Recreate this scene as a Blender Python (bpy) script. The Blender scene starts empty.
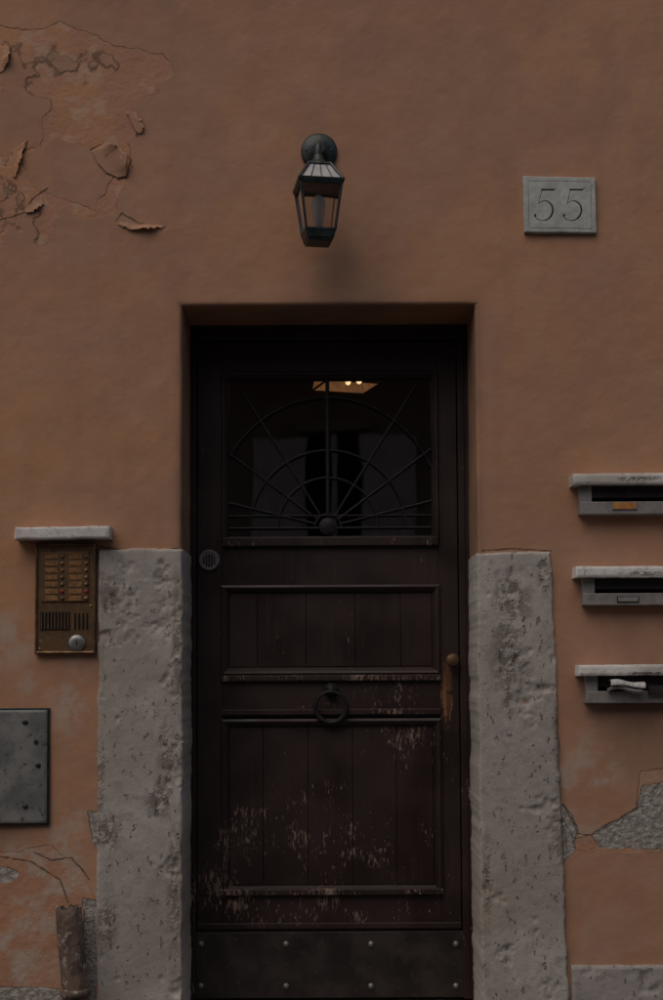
import bpy, math, numpy as np
from mathutils import Vector, Matrix
rad=math.radians
# ------------------------------------------------------------ camera model
S=0.0038; D=5.0; F=D/S; TH=rad(3.2); SH=95.0; ZC=1.45; ROLL=rad(-0.3)
fw=np.array([0,math.cos(TH),math.sin(TH)]); up0=np.array([0,-math.sin(TH),math.cos(TH)]); r0=np.array([1.0,0,0])
rt=math.cos(ROLL)*r0+math.sin(ROLL)*up0; up=-math.sin(ROLL)*r0+math.cos(ROLL)*up0
def P(px,py,dep=0.0):
    d=fw+rt*((px-331.5)/F)+up*((500-py+SH)/F)
    t=(D+dep)/d[1]
    return (d[0]*t, ZC+d[2]*t)
def R(a,b,c,d,dep=0.0):
    q=[P(a,b,dep),P(c,b,dep),P(c,d,dep),P(a,d,dep)]
    return ((q[0][0]+q[3][0])/2,(q[1][0]+q[2][0])/2,(q[2][1]+q[3][1])/2,(q[0][1]+q[1][1])/2) # x0,x1,z0,z1
scene=bpy.context.scene
cam=bpy.data.cameras.new("camera"); co=bpy.data.objects.new("camera",cam); scene.collection.objects.link(co)
cam.sensor_fit='VERTICAL'; cam.sensor_height=36; cam.lens=F*36/1000; cam.shift_y=SH/1000; cam.clip_end=500
co.matrix_world=Matrix(((rt[0],up[0],-fw[0],0),(rt[1],up[1],-fw[1],-D),(rt[2],up[2],-fw[2],ZC),(0,0,0,1)))
scene.camera=co
scene.view_settings.view_transform='Standard'; scene.view_settings.look='None'; scene.view_settings.exposure=0
# ------------------------------------------------------------ noise
rng=np.random.default_rng(11); TAB=rng.random((256,256))
def vn(x,y,s=0):
    x=x+s*17.3; y=y+s*31.7
    xi=np.floor(x).astype(int); yi=np.floor(y).astype(int); fx=x-xi; fy=y-yi
    fx=fx*fx*fx*(fx*(fx*6-15)+10); fy=fy*fy*fy*(fy*(fy*6-15)+10)
    a=TAB[xi%256,yi%256]; b=TAB[(xi+1)%256,yi%256]; c=TAB[xi%256,(yi+1)%256]; d=TAB[(xi+1)%256,(yi+1)%256]
    return a*(1-fx)*(1-fy)+b*fx*(1-fy)+c*(1-fx)*fy+d*fx*fy
def fbm(x,y,sc,o=4,s=0):
    v=0;a=.5;t=0
    for i in range(o):
        v=v+a*vn(x*sc,y*sc,s+i); t+=a; a*=.55; sc*=2.03
    return v/t-0.5
def polysd(X,Z,poly):
    d=np.full(X.shape,1e9); ins=np.zeros(X.shape,bool); n=len(poly)
    for i in range(n):
        ax,az=poly[i]; bx,bz=poly[(i+1)%n]
        ex,ez=bx-ax,bz-az; L=ex*ex+ez*ez+1e-12
        t=np.clip(((X-ax)*ex+(Z-az)*ez)/L,0,1)
        d=np.minimum(d,np.hypot(X-ax-t*ex,Z-az-t*ez))
        if abs(ez)>1e-9:
            c=((az>Z)!=(bz>Z))&(X<(bx-ax)*(Z-az)/ez+ax); ins^=c
    return np.where(ins,d,-d)
def linedist(X,Z,pts):
    d=np.full(X.shape,1e9)
    for (ax,az),(bx,bz) in zip(pts[:-1],pts[1:]):
        ex,ez=bx-ax,bz-az; L=ex*ex+ez*ez+1e-12
        t=np.clip(((X-ax)*ex+(Z-az)*ez)/L,0,1)
        d=np.minimum(d,np.hypot(X-ax-t*ex,Z-az-t*ez))
    return d
PX=lambda pts,dep=0:[P(a,b,dep) for a,b in pts]
# ------------------------------------------------------------ node helpers
def mat(name):
    m=bpy.data.materials.new(name); m.use_nodes=True; t=m.node_tree; t.nodes.clear()
    o=t.nodes.new('ShaderNodeOutputMaterial'); return m,t,o
def nd(t,typ,ins=None,**pr):
    n=t.nodes.new(typ)
    for k,v in pr.items(): setattr(n,k,v)
    for k,v in (ins or {}).items():
        if isinstance(v,bpy.types.NodeSocket): t.links.new(v,n.inputs[k])
        else: n.inputs[k].default_value=v
    return n
def mth(t,op,a,b=0.0,c=None,clamp=False):
    i={0:a,1:b}
    if c is not None:i[2]=c
    return nd(t,'ShaderNodeMath',i,operation=op,use_clamp=clamp).outputs[0]
def mixc(t,f,a,b,bl='MIX'):
    fx=lambda v:v if isinstance(v,bpy.types.NodeSocket) or len(v)==4 else (*v,1)
    return nd(t,'ShaderNodeMix',{0:f,6:fx(a),7:fx(b)},data_type='RGBA',blend_type=bl).outputs[2]
def mr(t,v,a,b,c=0.0,d=1.0):
    return nd(t,'ShaderNodeMapRange',{0:v,1:a,2:b,3:c,4:d},interpolation_type='SMOOTHSTEP').outputs[0]
def pos(t): return nd(t,'ShaderNodeNewGeometry').outputs['Position']
def scl(t,v,s): return nd(t,'ShaderNodeMapping',{0:v,3:s}).outputs[0]
def noi(t,v,sc,det=2,ro=.55): return nd(t,'ShaderNodeTexNoise',{'Vector':v,'Scale':sc,'Detail':det,'Roughness':ro}).outputs[0]
def att(t,n): return nd(t,'ShaderNodeAttribute',attribute_name=n).outputs['Fac']
def hsum(t,*terms):
    s=0.0
    for v,k in terms: s=mth(t,'MULTIPLY_ADD',v,k,s)
    return s
def fin(t,o,col,rough,h=None,metal=0.0,spec=.35):
    b=nd(t,'ShaderNodeBsdfPrincipled',{'Base Color':col if isinstance(col,bpy.types.NodeSocket) else (*col,1),'Roughness':rough,'Metallic':metal,'Specular IOR Level':spec})
    if h is not None: t.links.new(nd(t,'ShaderNodeBump',{'Height':h,'Distance':1.0,'Strength':1.0}).outputs[0],b.inputs['Normal'])
    t.links.new(b.outputs[0],o.inputs[0]); return b
def simple(name,c1,c2,sc=20,rough=.6,metal=0,bump=.0005,bs=80,spec=.35,spots=None,sth=(.62,.68),ssc=60):
    m,t,o=mat(name); p=pos(t); n=noi(t,p,sc,3,.6); c=mixc(t,mr(t,n,.35,.65),c1,c2)
    if spots: c=mixc(t,mr(t,noi(t,p,ssc,3,.65),*sth),c,spots)
    fin(t,o,c,mr(t,n,.3,.7,max(0,rough-.1),min(1,rough+.1)),hsum(t,(noi(t,p,bs,2),bump)) if bump else None,metal,spec); return m
# ------------------------------------------------------------ plaster
def plaster_mat():
    m,t,o=mat("old_orange_plaster"); p=pos(t)
    n1=att(t,'v1'); n2=att(t,'v2'); n16=att(t,'v16'); n9=att(t,'v9'); st=att(t,'streak')
    n3=noi(t,p,45,3,.6); n4=noi(t,p,240,1)
    c=mixc(t,mr(t,n1,.3,.7),(.430,.232,.143),(.465,.242,.135))
    c=mixc(t,mr(t,n2,.35,.7,0,.5),c,(.40,.235,.158))
    c=mixc(t,mr(t,n9,.5,.75,0,.25),c,(.49,.29,.19))
    c=mixc(t,mr(t,st,.5,.78,0,.16),c,(.31,.18,.12))
    dirt=att(t,'dirt'); c=mixc(t,mth(t,'MULTIPLY',dirt,mr(t,n2,.3,.7,.35,1)),c,(.19,.118,.082))  # mask darkens the coat, including the painted brightness falloff at the top
    c=mixc(t,mr(t,n3,.64,.74,0,.35),c,(.28,.175,.125))
    c=mixc(t,mr(t,n4,.62,.8,0,.18),c,(.2,.13,.10))
    pf=mth(t,'MULTIPLY_ADD',mth(t,'SUBTRACT',n3,.5),.010,att(t,'peel')); peel=mr(t,pf,-.0009,.0009)
    und=mixc(t,mr(t,n2,.35,.65),(.475,.242,.135),(.43,.225,.14)); und=mixc(t,mr(t,n16,.54,.72,0,.5),und,(.50,.34,.24))
    c=mixc(t,peel,c,und)
    pale=mth(t,'MULTIPLY',att(t,'pale'),mr(t,mth(t,'MULTIPLY_ADD',n3,.35,mth(t,'MULTIPLY',n16,.65)),.36,.66,0,.8)); c=mixc(t,pale,c,(.46,.355,.285))
    bf=mth(t,'MULTIPLY_ADD',mth(t,'SUBTRACT',n3,.5),.012,att(t,'bare')); bare=mr(t,bf,-.0009,.0009)
    bc=mixc(t,mr(t,n3,.38,.62),(.27,.24,.21),(.43,.39,.345)); c=mixc(t,bare,c,bc)
    e=mth(t,'SUBTRACT',1.0,mth(t,'DIVIDE',mth(t,'ABSOLUTE',mth(t,'SUBTRACT',pf,.0012)),.0024),clamp=True)  # edge shadow line painted just inside the peel boundary
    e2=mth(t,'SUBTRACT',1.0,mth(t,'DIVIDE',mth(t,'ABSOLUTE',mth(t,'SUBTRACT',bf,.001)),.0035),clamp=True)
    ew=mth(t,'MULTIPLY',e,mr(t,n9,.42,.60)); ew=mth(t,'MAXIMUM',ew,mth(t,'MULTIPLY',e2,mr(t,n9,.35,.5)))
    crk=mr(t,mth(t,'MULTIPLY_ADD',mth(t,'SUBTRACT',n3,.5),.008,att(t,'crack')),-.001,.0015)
    ew=mth(t,'MAXIMUM',ew,crk); c=mixc(t,mth(t,'MULTIPLY',ew,.68),c,(.08,.048,.034))  # painted edge shadow and crack dirt go into the plaster colour
    h=hsum(t,(n3,.0012),(n4,.0003),(peel,-.003),(bare,-.010),(crk,-.003),(mth(t,'MULTIPLY',bare,n3),.008),(mth(t,'MULTIPLY',peel,n3),.002))
    fin(t,o,c,.88,h,0,.2); return m
def wallattrs(me,X,Y,Z,base):
    d=dict(base); q=Y*.8
    d['v1']=fbm(X+q,Z+q,.9,3,60)*1.3+.5; d['v2']=fbm(X+q,Z+q,4.5,6,61)*1.4+.5; d['v16']=fbm(X+q,Z+q,15,5,62)*1.3+.5; d['v9']=fbm(X+q,Z+q,9,3,63)*1.3+.5
    d['streak']=fbm(X*8+q,Z,1.1,4,64)*1.3+.5
    for k,v in d.items():
        a=me.attributes.new(k,'FLOAT','POINT'); v=np.broadcast_to(v,X.shape); a.data.foreach_set('value',np.ascontiguousarray(v).ravel().astype(np.float32))
BASE=dict(peel=-1.,bare=-1.,pale=0.,dirt=0.,crack=-1.)
def wallattrs_obj(o,**kw):
    c=np.zeros(len(o.data.vertices)*3,dtype=np.float32); o.data.vertices.foreach_get('co',c); c=c.reshape(-1,3).astype(float)
    wallattrs(o.data,c[:,0],c[:,1],c[:,2],{**BASE,**kw})
def stone_mat(name,ca,cb,pit=1.0,lump=1.0):
    m,t,o=mat(name); p=pos(t)
    n1=att(t,'v3'); n2=noi(t,p,26,3,.7); n3=noi(t,p,150,1,.7); v=noi(t,scl(t,p,(1,1,.5)),46,2,.7)
    c=mixc(t,mr(t,n1,.3,.7),ca,cb); c=mixc(t,mr(t,n2,.5,.70,0,.55),c,tuple(x*.66 for x in ca)); c=mixc(t,mr(t,n2,.28,.42,.5,0),c,tuple(min(1,x*1.2) for x in cb))
    s=mth(t,'MULTIPLY',att(t,'stain'),mr(t,mth(t,'MULTIPLY_ADD',n2,.6,mth(t,'MULTIPLY',v,.4)),.40,.56)); c=mixc(t,mth(t,'MULTIPLY',s,.78),c,(.15,.12,.095))
    pits=mr(t,v,.635,.69); c=mixc(t,mth(t,'MULTIPLY',pits,.62*pit),c,(.12,.098,.08))
    c=mixc(t,mr(t,n3,.58,.8,0,.35),c,(.2,.18,.16))
    c=mixc(t,mr(t,att(t,'v17'),.50,.66,0,.42),c,(.31,.255,.205))
    fin(t,o,c,.9,hsum(t,(n2,.0024*lump),(n3,.0007),(pits,-.0035*pit),(s,-.0035)),0,.2); return m
def door_mat(name,wear=0.0,zf=True):
    m,t,o=mat(name); p=pos(t)
    g=noi(t,scl(t,p,(60,60,4)),1,3,.6); n=noi(t,p,4,2)
    c=mixc(t,mr(t,n,.3,.7),(.019,.0095,.009),(.034,.0178,.0162)); c=mixc(t,mr(t,g,.55,.75,0,.5),c,(.048,.026,.022))
    z=nd(t,'ShaderNodeSeparateXYZ',{0:p}).outputs
    zz=mr(t,z[2],.45,1.7,.092,-.03) if zf else 0.0
    ch=noi(t,scl(t,p,(120,120,38)),1,4,.72); lo=noi(t,p,5.5,2,.7)
    f=mth(t,'ADD',mth(t,'ADD',ch,mth(t,'MULTIPLY',mth(t,'SUBTRACT',lo,.5),.7)),zz); f=mth(t,'ADD',f,wear)
    chip=mr(t,f,.715,.74); c=mixc(t,chip,c,mixc(t,mr(t,g,.35,.65),(.095,.058,.045),(.27,.185,.15)))
    kx,kz=P(447,690,.3); d=nd(t,'ShaderNodeVectorMath',{0:p,1:(kx,.3,kz)},operation='SUBTRACT').outputs[0]
    l=nd(t,'ShaderNodeVectorMath',{0:scl(t,d,(44,4,8.5))},operation='LENGTH').outputs[1]
    w=mr(t,mth(t,'ADD',l,mth(t,'MULTIPLY',mth(t,'SUBTRACT',ch,.5),2.6)),1.15,.75); c=mixc(t,w,c,mixc(t,mr(t,g,.4,.6),(.26,.12,.05),(.09,.042,.022)))
    fin(t,o,c,mr(t,n,.3,.7,.42,.62),hsum(t,(g,.0012),(chip,-.0012)),0,.4); return m
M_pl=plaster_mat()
M_st=stone_mat("travertine",(.395,.352,.312),(.465,.420,.375))
M_plinth=stone_mat("plinth_stone",(.30,.27,.25),(.38,.34,.31))
M_mar=simple("weathered_marble",(.62,.58,.54),(.44,.40,.36),14,.6,0,.0012,90,.4,(.26,.22,.18),(.60,.70),26)
M_door=door_mat("dark_brown_door_paint"); M_worn=door_mat("worn_door_paint",.16,False); M_worn2=door_mat("slightly_worn_door_paint",.09,False)
M_iron=simple("dark_green_iron",(.022,.03,.03),(.045,.055,.052),30,.45,.4,.0006,140,.5,(.09,.08,.065),(.68,.72),90)
M_gril=simple("black_painted_iron",(.014,.013,.013),(.026,.023,.022),30,.6,.2,.0004,140)
M_lead=simple("lantern_roof_metal",(.42,.40,.39),(.52,.49,.475),30,.5,.0,.0006,120)
M_brass=simple("tarnished_brass",(.22,.125,.062),(.12,.072,.038),22,.48,.6,.0006,120,.5,(.30,.19,.10),(.6,.72),30)
M_bright=simple("worn_brass",(.42,.28,.12),(.25,.15,.06),40,.35,.9,.0003,120)
M_black=simple("black_void",(.004,.004,.004),(.007,.006,.006),20,.8,0,0)
M_steel=simple("brushed_steel",(.38,.37,.36),(.25,.24,.235),30,.4,.8,.0004,150)
M_rose=simple("dull_lock_metal",(.26,.255,.25),(.19,.185,.18),30,.45,.5,.0004,150)
M_galv=simple("painted_grey_sheet_metal",(.15,.15,.146),(.235,.23,.22),9,.55,.2,.0012,40,.4,(.07,.06,.05),(.60,.68),38)
M_alu=simple("mailbox_aluminium",(.36,.33,.315),(.26,.24,.225),25,.5,.3,.0006,80)
M_kick=simple("kick_plate_metal",(.036,.030,.028),(.058,.047,.043),9,.5,.5,.0012,30,.4,(.085,.062,.05),(.6,.7),30)
M_paper=simple("newspaper",(.55,.53,.5),(.35,.34,.33),60,.8)
M_olab=simple("orange_name_label",(.55,.24,.06),(.40,.17,.05),60,.6)
M_amberlab=simple("intercom_name_tag",(.34,.17,.07),(.18,.09,.04),80,.35,.0,.0002)
M_red=simple("red_button",(.30,.03,.015),(.22,.02,.01),60,.4)
M_pipe=simple("rusty_pipe",(.20,.14,.105),(.11,.075,.058),18,.75,.1,.003,50,.3,(.33,.30,.26),(.56,.66),34)
M_dk=simple("interior_plaster",(.16,.14,.125),(.2,.18,.16),3,.9,0,0)
def glass(name,tint,frost=0.0,k=1.7):
    m,t,o=mat(name); fr=nd(t,'ShaderNodeFresnel',{'IOR':1.5}).outputs[0]
    nb=nd(t,'ShaderNodeBump',{'Height':noi(t,pos(t),4,1),'Distance':.0012,'Strength':.5}).outputs[0]
    g=nd(t,'ShaderNodeBsdfGlossy',{'Color':(1,1,1,1),'Roughness':.02,'Normal':nb}).outputs[0]
    tr=nd(t,'ShaderNodeBsdfTransparent',{'Color':(*tint,1)}).outputs[0]
    if frost: tr=nd(t,'ShaderNodeMixShader',{0:frost,1:tr,2:nd(t,'ShaderNodeBsdfTranslucent',{'Color':(.75,.72,.7,1)}).outputs[0]}).outputs[0]
    mx=nd(t,'ShaderNodeMixShader',{0:mth(t,'MULTIPLY',fr,k,clamp=True),1:tr,2:g}); t.links.new(mx.outputs[0],o.inputs[0]); return m
M_glass=glass("window_glass",(.75,.77,.77),0,3.0); M_lglass=glass("lantern_glass",(.96,.95,.94),.12)
# ------------------------------------------------------------ object helpers
def root(name,loc=(0,0,0)):
    e=bpy.data.objects.new(name,None); e.location=loc; e.empty_display_size=.1; scene.collection.objects.link(e); return e
def mobj(name,v,f,m,par=None,smooth=False,bevel=0,seg=2):
    me=bpy.data.meshes.new(name); me.from_pydata([tuple(map(float,a)) for a in v],[],f); me.update()
    o=bpy.data.objects.new(name,me); scene.collection.objects.link(o); me.materials.append(m)
    if smooth:
        me.polygons.foreach_set('use_smooth',[True]*len(me.polygons))
        me.set_sharp_from_angle(angle=rad(45))
    if bevel:
        b=o.modifiers.new('bevel','BEVEL'); b.width=bevel; b.segments=seg; b.limit_method='ANGLE'; b.angle_limit=rad(30)
    if par: o.parent=par; o.matrix_parent_inverse=Matrix.Translation(-Vector(par.location))
    return o
BF=[(0,1,3,2),(4,6,7,5),(0,4,5,1),(2,3,7,6),(0,2,6,4),(1,5,7,3)]
def box(name,x0,x1,y0,y1,z0,z1,m,par=None,bevel=.002,seg=2):
    v=[(x,y,z) for x in(x0,x1) for y in(y0,y1) for z in(z0,z1)]
    return mobj(name,v,BF,m,par,False,bevel,seg)
def rbox(name,r,y0,y1,m,par,bevel=.002,seg=2): return box(name,r[0],r[1],y0,y1,r[2],r[3],m,par,bevel,seg)
def lathe(name,prof,c,axis,m,par,n=40,M=None):
    v=[];f=[]
    for r,h in prof:
        for i in range(n):
            a=2*math.pi*i/n
            q=(r*math.cos(a),r*math.sin(a),h) if axis=='z' else (r*math.cos(a),h,r*math.sin(a))
            v.append(q)
    for j in range(len(prof)-1):
        for i in range(n): f.append((j*n+i,j*n+(i+1)%n,(j+1)*n+(i+1)%n,(j+1)*n+i))
    f.append(tuple(range(n))[::-1]); f.append(tuple((len(prof)-1)*n+i for i in range(n)))
    v=[Vector(q)+Vector(c) for q in v]
    return mobj(name,v,f,m,par,True)
def tube(name,pts,r,m,par,n=10,closed=False,flat=1.0):
    pts=[Vector(p) for p in pts]; k=len(pts); v=[];f=[]
    ref=Vector((0,1,0))
    for i,p in enumerate(pts):
        a=pts[(i-1)%k] if (closed or i>0) else p; b=pts[(i+1)%k] if (closed or i<k-1) else p
        d=(b-a).normalized(); rf=ref if abs(d.dot(ref))<.95 else Vector((1,0,0))
        s=d.cross(rf).normalized(); u=s.cross(d)
        rr=r[i] if isinstance(r,(list,tuple)) else r
        for j in range(n):
            w=2*math.pi*j/n; v.append(p+s*(rr*math.cos(w))+u*(rr*flat*math.sin(w)))
    for i in range(k if closed else k-1):
        i2=(i+1)%k
        for j in range(n): f.append((i*n+j,i*n+(j+1)%n,i2*n+(j+1)%n,i2*n+j))
    if not closed: f.append(tuple(range(n))[::-1]); f.append(tuple((k-1)*n+j for j in range(n)))
    return mobj(name,v,f,m,par,True)
def moulding(name,r,prof,m,par):
    x0,x1,z0,z1=r; v=[];f=[];n=len(prof)
    for cx,cz,sx,sz in((x0,z0,1,1),(x1,z0,-1,1),(x1,z1,-1,-1),(x0,z1,1,-1)):
        for ins,y in prof: v.append((cx+sx*ins,y,cz+sz*ins))
    for c in range(4):
        d=(c+1)%4
        for i in range(n-1): f.append((c*n+i,d*n+i,d*n+i+1,c*n+i+1))
    return mobj(name,v,f,m,par)
def hslab(name,cor,yf,yb,res,m,par,hf=None,er=.006,jit=.0,stains=(),seed=0,extra=None):
    bl,br,tr,tl=[np.array(c) for c in cor]
    w=np.linalg.norm(br-bl); h=np.linalg.norm(tl-bl); nu=max(3,int(w/res)); nv=max(3,int(h/res))
    U,V=np.meshgrid(np.linspace(0,1,nu+1),np.linspace(0,1,nv+1),indexing='ij')
    Pt=((1-U)*(1-V))[...,None]*bl+(U*(1-V))[...,None]*br+(U*V)[...,None]*tr+((1-U)*V)[...,None]*tl
    X,Z=Pt[...,0],Pt[...,1]; de=np.minimum(np.minimum(U,1-U)*w,np.minimum(V,1-V)*h)
    k=np.exp(-de/.03); X2=X+fbm(X,Z,14,4,seed)*jit*k*2; Z2=Z+fbm(X,Z,14,4,seed+9)*jit*k*2
    q=np.clip(er-de,0,er); Y=yf+er-np.sqrt(np.maximum(er*er-q*q,0))
    if hf is not None: Y=Y-hf(X,Z,de)
    st=np.zeros(X.shape)
    for (sx,sz,ra,rb) in stains: st=np.maximum(st,np.clip(1.5-1.5*np.hypot((X-sx)/ra,(Z-sz)/rb),0,1))
    idx=np.arange((nu+1)*(nv+1)).reshape(nu+1,nv+1)
    v=np.stack([X2,Y,Z2],-1).reshape(-1,3)
    f=np.stack([idx[:-1,:-1],idx[1:,:-1],idx[1:,1:],idx[:-1,1:]],-1).reshape(-1,4).tolist()
    ring=list(idx[:,0])+list(idx[-1,1:])+list(idx[-2::-1,-1])+list(idx[0,-2:0:-1])
    nb=len(v); back=v[ring].copy(); back[:,1]=yb; v=np.vstack([v,back]); L=len(ring)
    for i in range(L): j=(i+1)%L; f.append((int(ring[j]),int(ring[i]),nb+i,nb+j))
    f.append(tuple(nb+i for i in range(L))[::-1])
    o=mobj(name,v,f,m,par,True)
    for nm,ar in (('stain',st),('v3',fbm(X,Z,3,5,seed+40)*1.4+.5),('v17',fbm(X,Z,2.2,6,seed+50)*1.3+.5)):
        a=o.data.attributes.new(nm,'FLOAT','POINT'); a.data.foreach_set('value',np.concatenate([ar.ravel(),ar.ravel()[ring]]).astype(np.float32))
    if extra is not None:
        g=extra(X,Z); a=o.data.attributes.new('groove','FLOAT','POINT'); a.data.foreach_set('value',np.concatenate([g.ravel(),g.ravel()[ring]*0]).astype(np.float32))
    return o
# ============================================================ BUILDING WALL
bw=root("building_wall",(0,0,0))
DEP=.29; RO=.014
oxl=(P(182,330)[0]+P(181,990)[0])/2; oxr=(P(474,330)[0]+P(484,990)[0])/2; ozt=P(330,305)[1]
hl,hr,ht=oxl-RO,oxr+RO,ozt+RO
xa=P(-14,500)[0]; xb=P(678,500)[0]; zb=P(330,1012)[1]; zt=P(330,-14)[1]; g=.005
ls=lambda a,b,s:list(np.linspace(a,b,max(1,int(round((b-a)/s)))+1))
xs=np.array(ls(-7,xa,.4)[:-1]+ls(xa,hl,g)[:-1]+ls(hl,hr,g)[:-1]+ls(hr,xb,g)[:-1]+ls(xb,7,.4))
zs=np.array(ls(-.1,zb,.1)[:-1]+ls(zb,ht,g)[:-1]+ls(ht,zt,g)[:-1]+ls(zt,8.5,.4))
X,Z=np.meshgrid(xs,zs,indexing='ij')
dh=np.maximum(np.maximum(hl-X,X-hr),Z-ht)
Y=fbm(X,Z,1.3,3,3)*.016*np.clip(dh/.15,0,1)+fbm(X,Z,7,4,5)*.0055*np.clip(dh/.05,0,1)
nz=fbm(X,Z,9,5,21); nzf=fbm(X,Z,30,4,33); nzl=fbm(X,Z,3.5,4,77)
A=polysd(X,Z,PX([(-60,22),(40,30),(62,24),(112,44),(172,58),(176,74),(158,84),(160,92),(131,104),(140,128),(126,142),(133,168),(122,190),(118,216),(86,220),(60,204),(46,246),(10,238),(-60,262)]))
isl=np.maximum(polysd(X,Z,PX([(22,160),(58,138),(96,150),(112,178),(96,212),(60,198),(30,188)])),polysd(X,Z,PX([(-60,92),(-8,80),(24,110),(14,150),(-60,166)])))
peel=np.minimum(A+nz*.06,-isl+nz*.05+nzf*.01)
peel=np.minimum(peel,.055-(nzl+.5)*.12+nz*.02+.03)
low=[[(-60,846),(20,852),(48,848),(80,866),(94,900),(98,1080),(-60,1080)],[(560,812),(575,838),(592,834),(612,825),(640,806),(720,800),(720,852),(566,852)],[(640,770),(700,760),(700,800),(636,806)]]
for q in low: peel=np.maximum(peel,polysd(X,Z,PX(q))+nz*.035)
bare=polysd(X,Z,PX([(760,778),(662,782),(642,786),(637,807),(613,822),(590,835),(600,848),(760,852)]))+nzf*.012+nz*.02
bare=np.maximum(bare,polysd(X,Z,PX([(88,810),(98,812),(122,830),(118,850),(100,856),(92,840)]))+nzf*.02)
bare=np.maximum(bare,polysd(X,Z,PX([(550,804),(565,806),(578,826),(574,852),(562,866),(548,868)]))+nzf*.02)
bare=np.maximum(bare,polysd(X,Z,PX([(-60,866),(8,868),(18,874),(10,884),(-60,880)]))+nzf*.02)
bare=np.maximum(bare,polysd(X,Z,PX([(84,900),(96,905),(98,960),(82,950)]))+nzf*.02+nz*.02)
bare=np.maximum(bare,polysd(X,Z,PX([(-60,985),(60,988),(96,992),(96,1080),(-60,1080)]))+nzf*.02)
bare=np.maximum(bare,polysd(X,Z,PX([(88,900),(84,940),(88,1000),(98,1000),(98,900)]))+nzf*.02+nz*.03)
def blob(px,py,ra,rb):
    x,z=P(px,py); return np.clip(1.4-1.4*np.hypot((X-x)/(ra*S),(Z-z)/(rb*S)),0,1)
pale=np.zeros(X.shape)
for b in((10,640,40,38),(48,686,42,22),(590,775,40,50),(600,840,60,20),(40,890,60,40),(30,940,60,40),(70,700,26,60),(90,575,16,60),(560,790,20,60),(10,960,50,40),(70,840,30,50),(20,860,50,20)): pale=np.maximum(pale,blob(*b))
pale=np.clip(pale+.22*np.clip((1.3-Z)/.8,0,1),0,1)
dirt=.16*np.clip((Z-2.5)/1.3,0,1)  # colour darkens with height, standing in for the wall's brightness falloff
for b in((135,455,26,14),(190,430,20,160),(150,870,40,200),(8,1000,120,50),(640,700,60,90),(-20,830,80,40),(330,-10,500,40),(30,885,30,20)): dirt=np.maximum(dirt,.45*blob(*b))  # local darker patches and a wide band along the top
dirt=np.clip(dirt+.45*np.exp(-np.maximum(dh,0)/.015),0,1)  # narrow darker rim around the door opening
cr=np.full(X.shape,1e9)
for l in([(-20,224),(14,216),(26,212),(32,200),(48,188)],[(14,178),(20,160),(28,142)],[(90,150),(104,144),(122,150),(131,160),(126,178),(118,180)],[(128,116),(142,124),(137,136)],[(116,222),(122,214),(140,224),(166,228)],[(-5,72),(8,60),(11,50)],
         [(563,804),(572,820),(578,834),(590,836)],[(100,546),(130,552),(182,549)],[(470,551),(510,549),(552,552)],[(0,858),(30,862),(60,880),(70,905)],[(34,852),(52,860),(72,858),(90,880)]):
    cr=np.minimum(cr,linedist(X+nzf*.008,Z+nz*.012,PX(l)))
cr=.0034-cr
keep=~((X[:-1,:-1]+1e-6>=hl)&(X[1:,:-1]-1e-6<=hr)&(Z[:-1,1:]-1e-6<=ht))
idx=np.arange(X.size).reshape(X.shape)
fc=np.stack([idx[:-1,:-1],idx[1:,:-1],idx[1:,1:],idx[:-1,1:]],-1)[keep]
me=bpy.data.meshes.new("plaster_facade"); me.vertices.add(X.size); me.vertices.foreach_set('co',np.stack([X,Y,Z],-1).ravel().astype(np.float32))
me.loops.add(fc.size); me.loops.foreach_set('vertex_index',fc.ravel().astype(np.int32)); me.polygons.add(len(fc))
me.polygons.foreach_set('loop_start',np.arange(0,fc.size,4,dtype=np.int32)); me.polygons.foreach_set('loop_total',np.full(len(fc),4,dtype=np.int32))
me.update(calc_edges=True); me.validate(); me.polygons.foreach_set('use_smooth',np.ones(len(me.polygons),dtype=bool))
wallattrs(me,X,Y,Z,dict(peel=peel,bare=bare,pale=pale,dirt=dirt,crack=cr))
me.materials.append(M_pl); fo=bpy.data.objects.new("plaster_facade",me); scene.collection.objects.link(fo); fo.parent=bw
# reveal sweep
prof=[(RO*(1-math.sin(a)),RO*(1-math.cos(a))) for a in np.linspace(0,math.pi/2,7)]+[(0.0,y) for y in np.linspace(.03,DEP+.03,14)]
path=[(hl+RO,z,-1,0) for z in np.linspace(-.1,ozt,90)[:-1]]+[(oxl,ozt,-1,1)]+[(x,ozt,0,1) for x in np.linspace(oxl,oxr,40)[1:-1]]+[(oxr,ozt,1,1)]+[(oxr,z,1,0) for z in np.linspace(ozt,-.1,90)[1:]]
v=[];f=[];n=len(prof)
for i,(x,z,sx,sz) in enumerate(path):
    for k,(o_,y) in enumerate(prof):
        w=float(fbm(np.array([x*3+y*5]),np.array([z*3]),3,3,7)[0])*.006*(min(1,k/4)) if not(sx and sz) else 0
        if abs(z-ozt)<.03 or k==0: w=0
        v.append((x+sx*(o_+w),y,z+sz*(o_+w*0)))
for i in range(len(path)-1):
    for k in range(n-1): f.append((i*n+k,i*n+k+1,(i+1)*n+k+1,(i+1)*n+k))
ro=mobj("door_reveal",v,f,M_pl,bw,True); wallattrs_obj(ro,dirt=.5)  # reveal plaster set evenly darker than the facade
M_out=simple("side_plaster",(.40,.22,.135),(.38,.205,.135),3,.9,0,0)
mobj("building_body",[(-7,0,-.1),(7,0,-.1),(7,9,-.1),(-7,9,-.1),(-7,0,8.5),(7,0,8.5),(7,9,8.5),(-7,9,8.5)],[(1,2,6,5),(2,3,7,6),(3,0,4,7),(4,5,6,7)],M_out,bw)
box("cornice",-7.1,7.1,-.35,.0,8.2,8.6,M_out,bw,.03)
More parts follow.
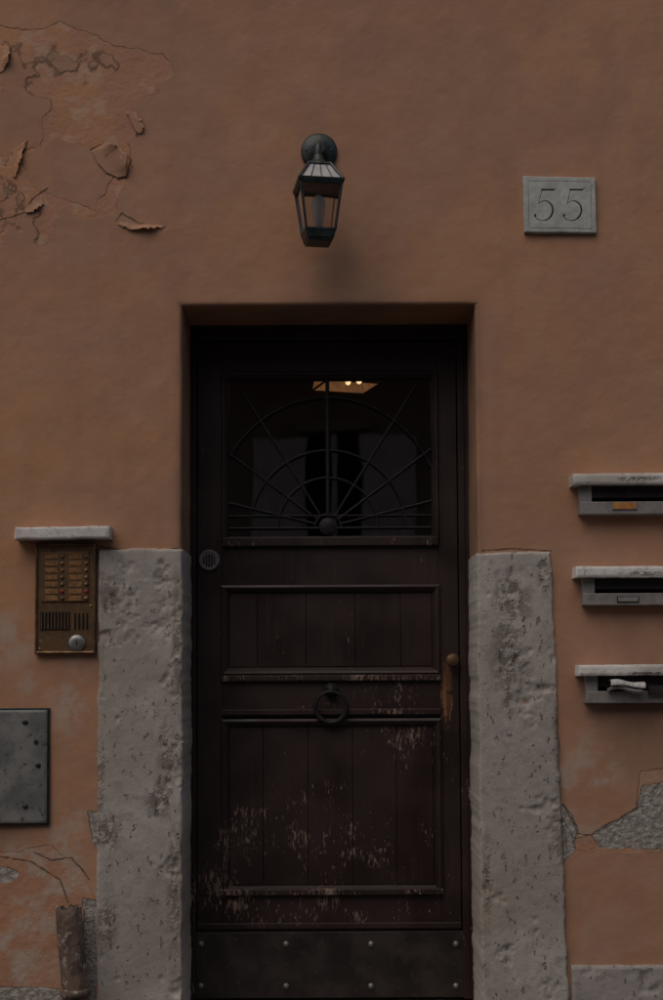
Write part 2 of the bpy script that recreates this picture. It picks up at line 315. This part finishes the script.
def flake(name,base,tip,lift,seed):
    n=26;k=12;v=[];f=[]
    def samp(pl,t):
        t*= (len(pl)-1); i=min(int(t),len(pl)-2); u=t-i; return (pl[i][0]*(1-u)+pl[i+1][0]*u,pl[i][1]*(1-u)+pl[i+1][1]*u)
    for i in range(n+1):
        t=i/n; a=samp(base,t); b=samp(tip,t); j=(rng.random()-.5)*2.6
        for q in range(k+1):
            s=q/k; px=a[0]+(b[0]-a[0])*s+j*s*.6; py=a[1]+(b[1]-a[1])*s+j*s
            x,z=P(px,py); v.append((x,-.001-lift*(s**2.2)*math.sin(math.pi*min(max(t,.03),.97))**.8*(1+.3*math.sin(t*9+seed)),z))
    for i in range(n):
        for q in range(k): f.append((i*(k+1)+q,(i+1)*(k+1)+q,(i+1)*(k+1)+q+1,i*(k+1)+q+1))
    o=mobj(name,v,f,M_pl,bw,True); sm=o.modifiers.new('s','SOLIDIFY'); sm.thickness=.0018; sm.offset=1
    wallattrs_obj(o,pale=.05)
flake("paint_flake_a",[(92,151),(97,163),(106,173),(118,178)],[(106,143),(118,148),(129,158),(126,176)],.030,1)
flake("paint_flake_b",[(120,214),(140,219),(156,222),(168,224)],[(116,224),(132,231),(150,230),(166,227)],.020,2)
flake("paint_flake_c",[(-6,48),(-4,58),(-3,68),(-2,74)],[(9,46),(11,55),(9,64),(2,72)],.018,3)
flake("paint_flake_d",[(14,150),(13,160),(12,170),(14,178)],[(26,141),(23,155),(19,168),(16,177)],.010,4)
flake("paint_flake_e",[(42,198),(34,202),(28,206),(24,211)],[(44,204),(39,209),(33,212),(26,213)],.009,5)
flake("paint_flake_f",[(127,112),(131,122),(135,130),(139,134)],[(136,113),(142,120),(144,127),(142,133)],.008,6)
# ============================================================ STONE JAMBS
def jh(s,k=1): return lambda X,Z,de: k*(fbm(X,Z,3,3,s)*.006+fbm(X,Z,28,4,s+3)*.002-np.clip(fbm(X,Z,9,4,s+6)-.19,0,1)*.06)
yl=lambda px,py,ra,rb:(*P(px,py),ra*S,rb*S)
j1=root("stone_door_jamb",(P(140,780)[0],0,P(140,780)[1]))
zlow=.0
def xat(px,py): return P(px,py)[0]
hslab("jamb_block",[(xat(96,1000),zlow),(oxl+.006,zlow),(oxl+.006,P(180,549)[1]),(xat(99,550),P(99,549)[1])],-.016,DEP+.02,.005,M_st,j1,jh(2),.010,.008,
      [yl(110,600,14,26),yl(104,835,22,30),yl(168,760,12,50),yl(160,800,18,26),yl(108,925,14,30),yl(100,780,8,60),yl(176,900,10,90),yl(178,640,6,80)],5)
j2=root("stone_door_jamb.001",(P(520,780)[0],0,P(520,780)[1]))
hslab("jamb_block",[(oxr-.006,zlow),(xat(570,1000),zlow),(xat(551,552),P(551,552)[1]),(oxr-.006,P(476,553)[1])],-.016,DEP+.02,.005,M_st,j2,jh(12),.010,.008,
      [yl(512,600,24,40),yl(508,655,22,50),yl(508,700,8,26),yl(560,840,14,40),yl(488,880,6,60),yl(545,580,10,20),yl(560,740,8,70)],8)
hp=root("stone_plinth",(1.3,0,.1))
x0,_=P(571,965); z1=P(620,965)[1]
hslab("plinth_block",[(x0,0),(2.6,0),(2.6,z1),(x0,z1)],-.02,.02,.008,M_plinth,hp,jh(22),.006,.004,[],3)
ds=root("doorstep",(0,0,.1)); zs0=P(330,1000,DEP)[1]
hslab("step_block",[(oxl-.02,0),(oxr+.02,0),(oxr+.02,zs0-.012),(oxl-.02,zs0-.012)],-.06,.6,.01,M_plinth,ds,jh(32),.012,.004,[],4)
# ============================================================ DOOR
dd=.30
door=root("wooden_door",(0,dd,P(330,700,dd)[1]))
def DR(a,b,c,d,dep=dd): return R(a,b,c,d,dep)
xL,xR=oxl-.004,oxr+.004; zB=P(330,999,dd)[1]; fzt=ozt+.01
fl=DR(190,330,196,990)[1]; fr=DR(460,330,470,990)[0]; ft=P(330,340,dd)[1]
box("frame_left",xL,fl,.292,.40,zB,fzt,M_door,door,.003); box("frame_right",fr,xR,.292,.40,zB,fzt,M_door,door,.003)
box("frame_head",fl+.001,fr-.001,.294,.40,ft,fzt,M_door,door,.003)
box("frame_bead_top",fl+.002,fr-.002,.286,.293,ft+.022,ft+.032,M_door,door,.002)
box("frame_bead_left",fl-.012,fl-.006,.287,.293,zB,ft,M_door,door,.002); box("frame_bead_right",fr+.016,fr+.024,.286,.293,zB,ft,M_door,door,.002)
lf,rf_=fl+.004,fr-.004; YF=.312
sl=DR(222,500,222,500)[0]; sr=DR(438,500,438,500)[0]
zz=lambda py:P(330,py,dd)[1]
box("stile_left",lf,sl,YF,.36,zB,ft-.004,M_door,door,.002); box("stile_right",sr,rf_,YF,.36,zB,ft-.004,M_door,door,.002)
for nm,a,b,m in(("top_rail",341,372,M_door),("lock_rail",541,586,M_door),("middle_rail",674,717,M_worn2),("bottom_rail",893,998,M_worn2)):
    box(nm,sl+.0005,sr-.0005,YF+.0015,.36,zz(b),zz(a),m,door,.0015)
gr=(DR(222,0,222,0)[0],sr,zz(541),zz(372))
moulding("glazing_moulding",gr,[(-.004,YF-.006),(.0,YF-.011),(.010,YF-.010),(.014,YF-.002),(.020,YF+.004),(.024,YF+.026),(.026,YF+.05)],M_door,door)
mobj("window_pane",[(gr[0],.345,gr[2]),(gr[1],.345,gr[2]),(gr[1],.345,gr[3]),(gr[0],.345,gr[3])],[(0,1,2,3)],M_glass,door)
rbox("light_sill",(sl,sr,zz(546),zz(537)),YF-.018,YF+.01,M_worn2,door,.004,3)
gi=(gr[0]+.024,gr[1]-.024,gr[2]+.024,gr[3]-.024); yg=.330
cx,cz=P(328,527,yg); k=S*1.06
def clipline(x,z): return gi[0]-.004<=x<=gi[1]+.004 and gi[2]-.004<=z<=gi[3]+.004
def gtube(nm,pts,rr):
    seg=[];i=0
    for q in pts+[None]:
        if q is not None and clipline(*q): seg.append((q[0],yg,q[1]))
        else:
            if len(seg)>2: i+=1; tube(f"{nm}_{i}",seg,rr,M_gril,door,8)
            seg=[]
for i,(R_,e) in enumerate(((13,1),(50,1),(78,1),(118,1.12))):
    gtube(f"grille_arc_{i}",[(cx+R_*k*math.cos(a),cz+R_*k*e*math.sin(a)) for a in np.linspace(0,math.pi,90)],.0045)
for i,a in enumerate((14,37,58,90,122,143,166)):
    a=rad(a); gtube(f"grille_spoke_{i}",[(cx+s*k*math.cos(a),cz+s*k*math.sin(a)) for s in np.linspace(13,172,150)],.0048 if i!=3 else .008)
gtube("grille_base",[(x,cz-.004) for x in np.linspace(gi[0],gi[1],60)],.005); gtube("grille_base_b",[(x,cz+.046) for x in np.linspace(gi[0],gi[1],60)],.004)
lathe("grille_boss",[(0.036,.01),(.036,-.004),(.026,-.010),(0.01,-.014)],(cx,yg,cz+.002),'y',M_gril,door,28)
def panel(nm,py0,py1,seams):
    pr=(sl,sr,zz(py1),zz(py0))
    moulding(nm+"_moulding",pr,[(-.005,YF),(-.005,YF-.008),(.004,YF-.013),(.012,YF-.008),(.018,YF-.001),(.024,YF+.006),(.034,YF+.022)],M_door,door)
    xs_=[pr[0]+.028]+[P(s,(py0+py1)/2,dd)[0] for s in seams]+[pr[1]-.028]
    box(nm+"_back",sl,sr,.345,.36,pr[2],pr[3],M_door,door,0)
    for i in range(len(xs_)-1):
        off=(i%2)*.0008
        box(f"{nm}_board_{i}",xs_[i]+.0007,xs_[i+1]-.0007,YF+.010+off,.35,pr[2]+.030,pr[3]-.030,M_door,door,.0018)
panel("upper_panel",586,674,(257,306,355,401)); panel("lower_panel",720,893,(263,308,353,397))
def ledge(nm,a,b,x0,x1,m,pr=.02):
    box(nm,x0,x1,YF-pr,YF+.002,zz(b),zz(a),m,door,.004,3)
ledge("middle_ledge",675,681,sl-.004,sr+.004,M_worn,.016); ledge("middle_lip",709,715,sl-.004,sr+.004,M_worn2,.010)
ledge("bottom_ledge",889,895,sl-.006,sr+.006,M_worn,.018); ledge("weather_bar",923,929,lf,rf_,M_worn2,.012)
kx0,kx1,kz0,kz1=DR(189,932,469,998)
rbox("kick_plate",(lf-.004,rf_+.012,kz0,kz1),YF-.010,YF,M_kick,door,.002)
for i,px in enumerate((201,286,371,456)):
    for j,py in enumerate((944,986)):
        x,z=P(px,py,dd)
        lathe(f"stud_{i}_{j}",[(.013,0),(.013,-.002),(.008,-.007),(.003,-.010)],(x,YF-.010,z),'y',M_rose,door,6)
x,z=P(209,560,dd)
lathe("lock_rose",[(.043,.0),(.043,-.006),(.039,-.010),(.034,-.010),(.032,-.007)],(x,YF,z),'y',M_rose,door,40)
for i in range(5):
    for j in range(5):
        a,b=(i-2)*.0105,(j-2)*.0105
        if math.hypot(a,b)<.026: box(f"lock_key_{i}_{j}",x+a-.0032,x+a+.0032,YF-.012,YF-.006,z+b-.0032,z+b+.0032,M_black,door,.0008)
x,z=P(452,660,dd)
lathe("knob",[(.024,0),(.024,-.004),(.013,-.008),(.011,-.026),(.020,-.034),(.026,-.044),(.024,-.054),(.012,-.060)],(x,YF,z),'y',M_brass,door,32)
x,z=P(449,690,dd); lathe("keyhole_rose",[(.012,0),(.012,-.003),(.008,-.004)],(x,YF,z),'y',M_brass,door,24)
x,z=P(331,690,dd)
lathe("knocker_boss",[(.030,0),(.030,-.006),(.022,-.016),(.012,-.030),(.006,-.034)],(x,YF,z),'y',M_gril,door,28)
x2,z2=P(331,707,dd); rr=.062
tube("knocker_ring",[(x2+rr*math.sin(a),YF-.030+.010*math.cos(a)*-1,z2+rr*math.cos(a)) for a in np.linspace(0,2*math.pi,48,endpoint=False)],[.0065+.004*(0.5-.5*math.cos(a)) for a in np.linspace(0,2*math.pi,48,endpoint=False)],M_gril,door,12,True)
# ============================================================ INTERIOR
hall=root("entrance_hall",(0,2,1.8))
mobj("hall_walls",[(-.9,.41,.1),(.9,.41,.1),(.9,4.2,.1),(-.9,4.2,.1),(-.9,.41,3.7),(.9,.41,3.7),(.9,4.2,3.7),(-.9,4.2,3.7)],[(0,1,2,3),(1,2,6,5),(2,3,7,6),(3,0,4,7),(4,5,6,7)],M_dk,hall)
for i,x in enumerate((-.55,.55)): box(f"hall_pilaster_{i}",x-.07,x+.07,3.9,4.2,.1,3.4,M_dk,hall,.01)
def emis(name,col,s):
    m,t,o=mat(name); n=noi(t,pos(t),25,3)
    e=nd(t,'ShaderNodeEmission',{0:mixc(t,mr(t,n,.3,.7),col,tuple(c*.6 for c in col)),1:s}); t.links.new(e.outputs[0],o.inputs[0]); return m
M_amb=emis("lit_amber_glass",(1,.42,.16),.20); M_bulb=emis("lit_bulb",(1,.62,.3),2.2)
lx,lz=P(346,385,1.6)
hlp=root("hanging_lantern",(lx,1.6,lz))
def frustum(nm,cx,cy,z0,z1,a0,a1,m,par,rot=0,open_=False):
    v=[]
    for z,a in((z0,a0),(z1,a1)):
        for sx,sy in((-1,-1),(1,-1),(1,1),(-1,1)):
            q=Matrix.Rotation(rot,3,'Z')@Vector((sx*a,sy*a,0)); v.append((cx+q.x,cy+q.y,z))
    f=[(0,1,5,4),(1,2,6,5),(2,3,7,6),(3,0,4,7)]
    if not open_: f+=[(3,2,1,0),(4,5,6,7)]
    return mobj(nm,v,f,m,par,False,0 if open_ else .0015)
def lantern(par,cx,cy,zb,zt,ab,at,mf,mg,rot,bar=.006):
    frustum("glass",cx,cy,zb,zt,ab-.003,at-.003,mg,par,rot,True)
    cs=[]
    for z,a in((zb,ab),(zt,at)):
        row=[]
        for sx,sy in((-1,-1),(1,-1),(1,1),(-1,1)):
            q=Matrix.Rotation(rot,3,'Z')@Vector((sx*a,sy*a,0)); row.append(Vector((cx+q.x,cy+q.y,z)))
        cs.append(row)
    for i in range(4):
        tube(f"post_{i}",[cs[0][i],cs[1][i]],bar,mf,par,6)
        tube(f"rail_low_{i}",[cs[0][i],cs[0][(i+1)%4]],bar,mf,par,6); tube(f"rail_high_{i}",[cs[1][i],cs[1][(i+1)%4]],bar*1.2,mf,par,6)
lantern(hlp,lx,1.6,lz-.01,lz+.20,.14,.11,M_gril,M_amb,.3,.006)
for i in range(2):
    bx_,bz_=P(348+i*11,381-(i%2),1.42); lathe(f"bulb_{i}",[(.004,-.02),(.012,-.014),(.014,0),(.010,.014),(.006,.03)],(bx_,1.42,bz_),'z',M_bulb,hlp,12)
frustum("cap",lx,1.6,lz+.205,lz+.27,.13,.03,M_iron,hlp,.3); tube("chain",[(lx,1.6,lz+.27),(lx,1.6,3.7)],.006,M_iron,hlp,6)
# ============================================================ WALL LANTERN
LY=-.19; lp=root("wall_lantern",(P(319,190)[0],LY,P(319,190)[1]))
x,z=P(319,152)
lathe("back_plate",[(.070,.004),(.070,-.010),(.064,-.016),(.050,-.020),(.030,-.032),(.022,-.040)],(x,0,z),'y',M_iron,lp,48)
for i in(-1,1): lathe(f"plate_screw_{i}",[(.006,0),(.006,-.003),(.003,-.005)],(x+i*.048,-.018,z),'y',M_iron,lp,12)
cxl=P(318.5,200,LY)[0]; Zp=lambda py:P(319,py,LY)[1]
zr=Zp(166)
def catm(p,n=8):
    p=[Vector(q) for q in p]; p=[p[0]]+p+[p[-1]]; out=[]
    for i in range(1,len(p)-2):
        for j in range(n):
            t=j/n; out.append(.5*((2*p[i])+(p[i+1]-p[i-1])*t+(2*p[i-1]-5*p[i]+4*p[i+1]-p[i+2])*t*t+(3*p[i]-p[i-1]-3*p[i+1]+p[i+2])*t**3))
    out.append(p[-2]); return out
ztop=Zp(143)
arm=[(x,-.03,z-.01),(x,-.06,z-.012),(x,-.10,ztop-.03),(x,-.14,ztop-.004),(cxl,LY+.015,ztop-.002),(cxl,LY,ztop-.03),(cxl,LY,zr-.004)]
pa=catm(arm); tube("arm",pa,[.0105+.004*min(1,i/len(pa)) for i in range(len(pa))],M_iron,lp,14)
lathe("neck_cap",[(.012,zr+.045),(.019,zr+.034),(.021,zr+.022),(.032,zr+.010),(.044,zr+.002),(.046,zr-.006)],(cxl,LY,0),'z',M_iron,lp,28)
rot=rad(9)
zr1=Zp(186); zg0=Zp(233); zbm=Zp(241)
frustum("roof_panels",cxl,LY,zr1+.004,zr-.004,.078,.038,M_lead,lp,rot)
for i,(sx,sy) in enumerate(((-1,-1),(1,-1),(1,1),(-1,1))):
    q0=Matrix.Rotation(rot,3,'Z')@Vector((sx*.080,sy*.080,0)); q1=Matrix.Rotation(rot,3,'Z')@Vector((sx*.040,sy*.040,0))
    tube(f"roof_rib_{i}",[(cxl+q0.x,LY+q0.y,zr1+.004),(cxl+q1.x,LY+q1.y,zr-.002)],.006,M_iron,lp,6)
for i in range(-1,2):
    q0=Matrix.Rotation(rot,3,'Z')@Vector((i*.040,-.0795,0)); q1=Matrix.Rotation(rot,3,'Z')@Vector((i*.019,-.0395,0))
    tube(f"roof_bar_{i}",[(cxl+q0.x,LY+q0.y,zr1+.004),(cxl+q1.x,LY+q1.y,zr-.002)],.0018,M_iron,lp,6)
frustum("roof_top",cxl,LY,zr-.006,zr+.003,.046,.040,M_iron,lp,rot)
frustum("roof_eave",cxl,LY,zr1-.008,zr1+.005,.084,.087,M_iron,lp,rot)
lantern(lp,cxl,LY,zg0,zr1-.009,.054,.076,M_iron,M_lglass,rot,.0052)
frustum("base_tray",cxl,LY,zbm,zg0+.003,.050,.058,M_iron,lp,rot); frustum("base_foot",cxl,LY,zbm-.010,zbm-.001,.044,.048,M_iron,lp,rot)
M_lampb=simple("unlit_frosted_bulb",(.9,.87,.83),(.8,.78,.75),30,.35)
zc_=(zg0+zr1)/2
lathe("lamp_bulb",[(.013,zg0+.02),(.016,zg0+.03),(.022,zc_-.02),(.026,zc_+.01),(.024,zc_+.032),(.014,zc_+.050),(.004,zc_+.056)],(cxl,LY,0),'z',M_lampb,lp,24)
lathe("lamp_socket",[(.016,zg0+.002),(.016,zg0+.022)],(cxl,LY,0),'z',M_mar,lp,20)
# ============================================================ HOUSE NUMBER
hn=root("house_number_plaque",(P(559,206)[0],0,P(559,206)[1]))
def plaque_mat():
    m,t,o=mat("plaque_marble"); p=pos(t); n=noi(t,p,22,4,.65); gname=att(t,'groove'); n3=noi(t,p,150,2)
    c=mixc(t,mr(t,n,.3,.7),(.50,.50,.465),(.38,.385,.355)); c=mixc(t,mr(t,att(t,'v17'),.45,.7,0,.5),c,(.27,.27,.24)); c=mixc(t,mr(t,n3,.6,.72,0,.4),c,(.24,.235,.215))
    c=mixc(t,mr(t,gname,.0002,.0013,0,.9),c,(.035,.035,.032)); fin(t,o,c,.7,hsum(t,(n,.002),(n3,.0006)),0,.3); return m
strokes=[]
def five(ox,oy,w,h):
    def q(u,v_): return P(ox+u*w,oy-v_*h)
    bowl=[(.20,.52),(.38,.60),(.58,.60),(.78,.48),(.84,.30),(.76,.12),(.56,.00),(.32,-.02),(.14,.03),(.02,.13)]
    bw_=[.0014,.0018,.0028,.0038,.0045,.0038,.0026,.0019,.002,.0028]
    pts=[Vector((*q(u,v_),0)) for u,v_ in bowl]; sm=catm(pts,6); n=len(sm)
    for i in range(n-1):
        tt=i/(n-1)*(len(bw_)-1); a=int(tt); b=min(a+1,len(bw_)-1); wd=bw_[a]*(1-tt+a)+bw_[b]*(tt-a)
        strokes.append(([(sm[i].x,sm[i].y),(sm[i+1].x,sm[i+1].y)],wd))
    strokes.append(([q(.20,.52),q(.36,1.0)],.0018)); strokes.append(([q(.34,.97),q(.9,.97)],.0038)); strokes.append(([q(.9,.97),q(1.0,1.05)],.0018))
    strokes.append(([q(.04,.13),q(.05,.16)],.0045))
five(533.5,222,22,31); five(562,222,22,31)
cor=[(P(524,234)),(P(596,235)),(P(594.5,179.5)),(P(522.5,178))]
bd=PX([(528.5,230),(591,231),(590,184),(527.5,183)])
def grv(X,Z):
    d=np.zeros(X.shape)
    for l,w in strokes: d=np.maximum(d,np.clip(w-linedist(X,Z,l),0,1))
    return np.maximum(d,np.clip(.0016-linedist(X,Z,bd+[bd[0]]),0,1)*.8)
hslab("plaque_slab",cor,-.022,.01,.0013,plaque_mat(),hn,lambda X,Z,de:-grv(X,Z)*1.2+fbm(X,Z,30,3,2)*.002,.004,.0025,(),6,grv)
# ============================================================ MAILBOXES
M_ms=stone_mat("ledge_marble",(.62,.58,.54),(.72,.68,.635),.4)
def mailbox(nm,sx,sy0,bx0,by1,sx1,paper,lab):
    x,z=P(sx+80,sy0+20); e=root(nm,(x,0,z))
    r=R(sx,sy0,sx+150,sy0+11,-.085)
    hslab("marble_ledge",[(r[0],r[2]),(r[1],r[2]),(r[1],r[3]),(r[0],r[3])],-.085,.02,.006,M_ms,e,lambda X,Z,de:fbm(X,Z,20,3,int(sy0))*.003,.004,.002,[yl(sx+60,sy0+10,30,3)],int(sy0))
    b=R(bx0,sy0+12,bx0+136,by1,-.05); zt=r[2]-.0005; x0,x1,z0,_=b
    zs_=z0+(zt-z0)*.44
    box("front_lip",x0,x1,-.052,.01,z0,zs_,M_alu,e,.003)
    box("side_left",x0,x0+.045,-.050,.01,zs_-.002,zt,M_alu,e,.002); box("side_right",x1-.045,x1,-.050,.01,zs_-.002,zt,M_alu,e,.002)
    box("slot_back",x0+.04,x1-.04,-.006,.008,zs_-.01,zt,M_black,e,0)
    box("slot_flap",x0+.047,x1-.047,-.040,-.036,zs_+.016,zt-.002,M_kick,e,.001)
    if lab:
        l=R(*lab,-.053); rbox("label_frame",(l[0]-.004,l[1]+.004,l[2]-.003,l[3]+.003),-.056,-.05,M_iron if lab[0]!=613 else M_alu,e,.001); rbox("name_label",l,-.058,-.052,M_olab if lab[0]==613 else M_alu,e,.0005)
    if paper:
        v=[];f=[];n=26;k=10; q=R(611,679,645,692,-.1)
        for i in range(n+1):
            for j in range(k+1):
                u=i/n;w=j/k; th=w*2*math.pi*.92
                xx=q[0]+(q[1]-q[0])*u+.004*math.sin(w*5); rr=.021+.004*math.sin(u*7+w*3)
                v.append((xx,-.062-.010*u-rr*1.7*math.cos(th),(q[2]+q[3])/2+.004*math.sin(u*5)-.006*u+rr*math.sin(th)*.95))
        for i in range(n):
            for j in range(k): f.append((i*(k+1)+j,(i+1)*(k+1)+j,(i+1)*(k+1)+j+1,i*(k+1)+j+1))
        o=mobj("folded_newspaper",v,f,M_paper,e,True); s=o.modifiers.new('s','SOLIDIFY'); s.thickness=.002
        q=R(648,686,690,694,-.06); rbox("letter",q,-.075,-.01,M_kick,e,.001)
mailbox("mailbox",573,473,580,514,0,False,(613,502.5,636,509)); mailbox("mailbox.001",576,566,583,605,0,False,(618,597,638,601.5)); mailbox("mailbox.002",579,664.5,586,703,0,True,None)
# ============================================================ INTERCOM
ic=root("intercom_panel",(P(65,600)[0],0,P(65,600)[1]))
r=R(14,527,109,539,-.075)
hslab("marble_ledge",[(r[0],r[2]-.001),(r[1],r[2]+.004),(r[1],r[3]+.002),(r[0]+.004,r[3])],-.075,.02,.005,M_ms,ic,lambda X,Z,de:fbm(X,Z,20,3,4)*.003,.004,.003,[],5)
r=R(35,543,96,654,-.02); rbox("back_box",(r[0],r[1],r[2],r[3]),-.022,.01,M_brass,ic,.006,3)
moulding("rim",r,[(.0,-.018),(.001,-.026),(.006,-.030),(.010,-.027),(.012,-.021)],M_brass,ic)
q=R(41,552,89,602,-.022); rbox("name_board",q,-.0265,-.02,M_brass,ic,.002)
for i in range(7):
    for j in range(2):
        cxp=53+j*24; py=556.5+i*7
        l=R(cxp-8,py-2.4,cxp+5.0,py+2.2,-.027); rbox(f"name_tag_{i}_{j}",l,-.0285,-.025,M_amberlab,ic,.0006)
        bx_,bz_=P(cxp+9,py,-.028); lathe(f"call_button_{i}_{j}",[(.0075,0),(.0075,-.003),(.005,-.005)],(bx_,-.0262,bz_),'y',M_brass if not(i==5) else M_red,ic,16)
q=R(40,612,70,630,-.022); rbox("speaker_recess",q,-.0245,-.02,M_black,ic,.001)
for i in range(9):
    xx=q[0]+(q[1]-q[0])*(i+.5)/9; box(f"speaker_slat_{i}",xx-.0022,xx+.0022,-.028,-.022,q[2]+.002,q[3]-.002,M_brass,ic,.0008)
q=R(73,613,89,629,-.022)
for i in range(4):
    xx=q[0]+(q[1]-q[0])*(i+.5)/4; box(f"mic_slot_{i}",xx-.0025,xx+.0025,-.0265,-.02,q[2],q[3],M_black,ic,.0008)
x,z=P(77,643,-.022); lathe("key_switch",[(.032,.0),(.032,-.005),(.028,-.009),(.012,-.010)],(x,-.021,z),'y',M_steel,ic,32); box("key_slot",x-.002,x+.002,-.0325,-.029,z-.008,z+.008,M_black,ic,.0005)
for i,(a,b) in enumerate(((40,548),(91,548),(40,649),(91,606))):
    x,z=P(a,b,-.022); lathe(f"screw_{i}",[(.004,0),(.004,-.002),(.002,-.003)],(x,-.0225,z),'y',M_bright,ic,12)
# ============================================================ UTILITY HATCH
uh=root("utility_hatch",(P(0,765)[0],0,P(0,765)[1]))
r=R(-42,708,50,825); rbox("hatch_frame",r,-.012,.01,M_iron,uh,.002)
hslab("hatch_door",[(r[0]+.008,r[2]+.008),(r[1]-.008,r[2]+.008),(r[1]-.008,r[3]-.008),(r[0]+.008,r[3]-.008)],-.020,-.008,.006,M_galv,uh,lambda X,Z,de:fbm(X,Z,7,3,9)*.004,.003,.0006,[],5)
for i,(a,b) in enumerate(((25,722),(25,806),(-30,765),(38,765))):
    x,z=P(a,b,-.02); lathe(f"hatch_bolt_{i}",[(.010,0),(.010,-.003),(.006,-.006),(.002,-.0065)],(x,-.0205,z),'y',M_iron,uh,20)
x,z=P(36,742,-.02); lathe("hatch_keyhole",[(.009,0),(.009,-.002),(.003,-.0025)],(x,-.0205,z),'y',M_kick,uh,20)
# ============================================================ DRAIN PIPE
xt,zt_=P(68,905,-.07); xb_,zb_=P(76,1000,-.07)
dp=root("drain_pipe",(xb_,-.07,zb_)); v=[];f=[];n=36;K=24
d_=Vector((xb_-xt,0,zb_-zt_)); top=Vector((xt,-.07,zt_)); full=d_.normalized()*(d_.length+.22)
for s in(0,1):
    for j in range(K+1):
        c_=top+full*(j/K)
        for i in range(n):
            a=2*math.pi*i/n; rr=.046-.006*s+.0022*math.cos(7*a)+.002*float(vn(np.array([i*.7]),np.array([j*.5+s]))[0]); fl2=1-.25*math.exp(-j/2.5)
            jag=(.016*float(vn(np.array([i*.9]),np.array([3.0]))[0])) if j==0 else 0
            v.append((c_.x+rr*math.cos(a),c_.y+rr*math.sin(a)*fl2,c_.z-jag))
    b=s*(K+1)*n
    for j in range(K):
        for i in range(n): q=(b+j*n+i,b+j*n+(i+1)%n,b+(j+1)*n+(i+1)%n,b+(j+1)*n+i); f.append(q if s else q[::-1])
for i in range(n): f.append((i,(i+1)%n,(K+1)*n+(i+1)%n,(K+1)*n+i))
mobj("pipe_shell",v,f,M_pipe,dp,True)
lathe("collar",[(.050,0),(.056,.006),(.056,.024),(.050,.030)],(P(75,990,-.07)[0],-.07,P(75,996,-.07)[1]),'z',M_pipe,dp,32)
box("wall_bracket",xt-.008,xt+.03,-.05,.0,zt_-.10,zt_-.075,M_pipe,dp,.002)
# ============================================================ GROUND + STREET + OPPOSITE BUILDING
def cobble():
    m,t,o=mat("cobblestone"); p=pos(t); v=nd(t,'ShaderNodeTexVoronoi',{'Vector':p,'Scale':9},feature='DISTANCE_TO_EDGE').outputs['Distance']
    j=mr(t,v,.02,.08); c=mixc(t,j,(.035,.032,.03),mixc(t,noi(t,p,6,3),(.07,.068,.068),(.13,.125,.12))); fin(t,o,c,.7,hsum(t,(j,.012)),0,.3); return m
mobj("ground",[(-150,-150,0),(150,-150,0),(150,150,0),(-150,150,0)],[(0,1,2,3)],cobble())
ob=root("plastered_building",(0,-8.6,0))
M_of=simple("opposite_facade_plaster",(.30,.24,.20),(.36,.29,.24),2,.9,0,0); M_sh=simple("pale_shutter",(.72,.72,.70),(.6,.6,.58),9,.6,0,0)
box("facade",-9,9,-14,-8.6,-.1,6.6,M_of,ob,0)
for i,x in enumerate((-5.2,-2.6,0.03,2.6,5.2)):
    box(f"window_void_{i}",x-.28,x+.28,-8.61,-8.57,2.7,4.0,M_black,ob,0)
    box(f"window_mullion_{i}",x-.03,x+.03,-8.58,-8.55,2.7,4.0,M_sh,ob,.004)
    for s in(-1,1):
        box(f"shutter_{i}_{s}",x+s*.60-.30,x+s*.60+.30,-8.57,-8.53,2.72,3.98,M_sh,ob,.01)
        for k2 in range(2): box(f"shutter_panel_{i}_{s}_{k2}",x+s*.60-.23,x+s*.60+.23,-8.535,-8.52,2.8+k2*.6,3.32+k2*.6,M_sh,ob,.01)
    box(f"lintel_{i}",x-.42,x+.42,-8.6,-8.45,4.02,4.14,M_of,ob,.01); box(f"sill_{i}",x-.42,x+.42,-8.6,-8.42,2.58,2.69,M_sh,ob,.01)
box("balcony",-9,9,-8.6,-7.9,4.75,4.95,M_of,ob,.02)
# ============================================================ LIGHT
EL=58; AZ=-36
sd=Vector((math.sin(rad(AZ))*math.cos(rad(EL)),-math.cos(rad(AZ))*math.cos(rad(EL)),math.sin(rad(EL))))
w=bpy.data.worlds.new("World"); scene.world=w; w.use_nodes=True; t=w.node_tree
sk=t.nodes.new('ShaderNodeTexSky'); sk.sky_type='NISHITA'; sk.sun_disc=False; sk.sun_elevation=rad(EL); sk.sun_rotation=math.atan2(sd.x,sd.y); sk.dust_density=4; sk.air_density=1
bg=t.nodes['Background']; t.links.new(sk.outputs[0],bg.inputs[0]); bg.inputs[1].default_value=.068
sun=bpy.data.lights.new("sun",'SUN'); sun.energy=.75; sun.angle=rad(60); sun.color=(1,.91,.80)
so=bpy.data.objects.new("sun",sun); scene.collection.objects.link(so); so.rotation_euler=sd.to_track_quat('Z','Y').to_euler()
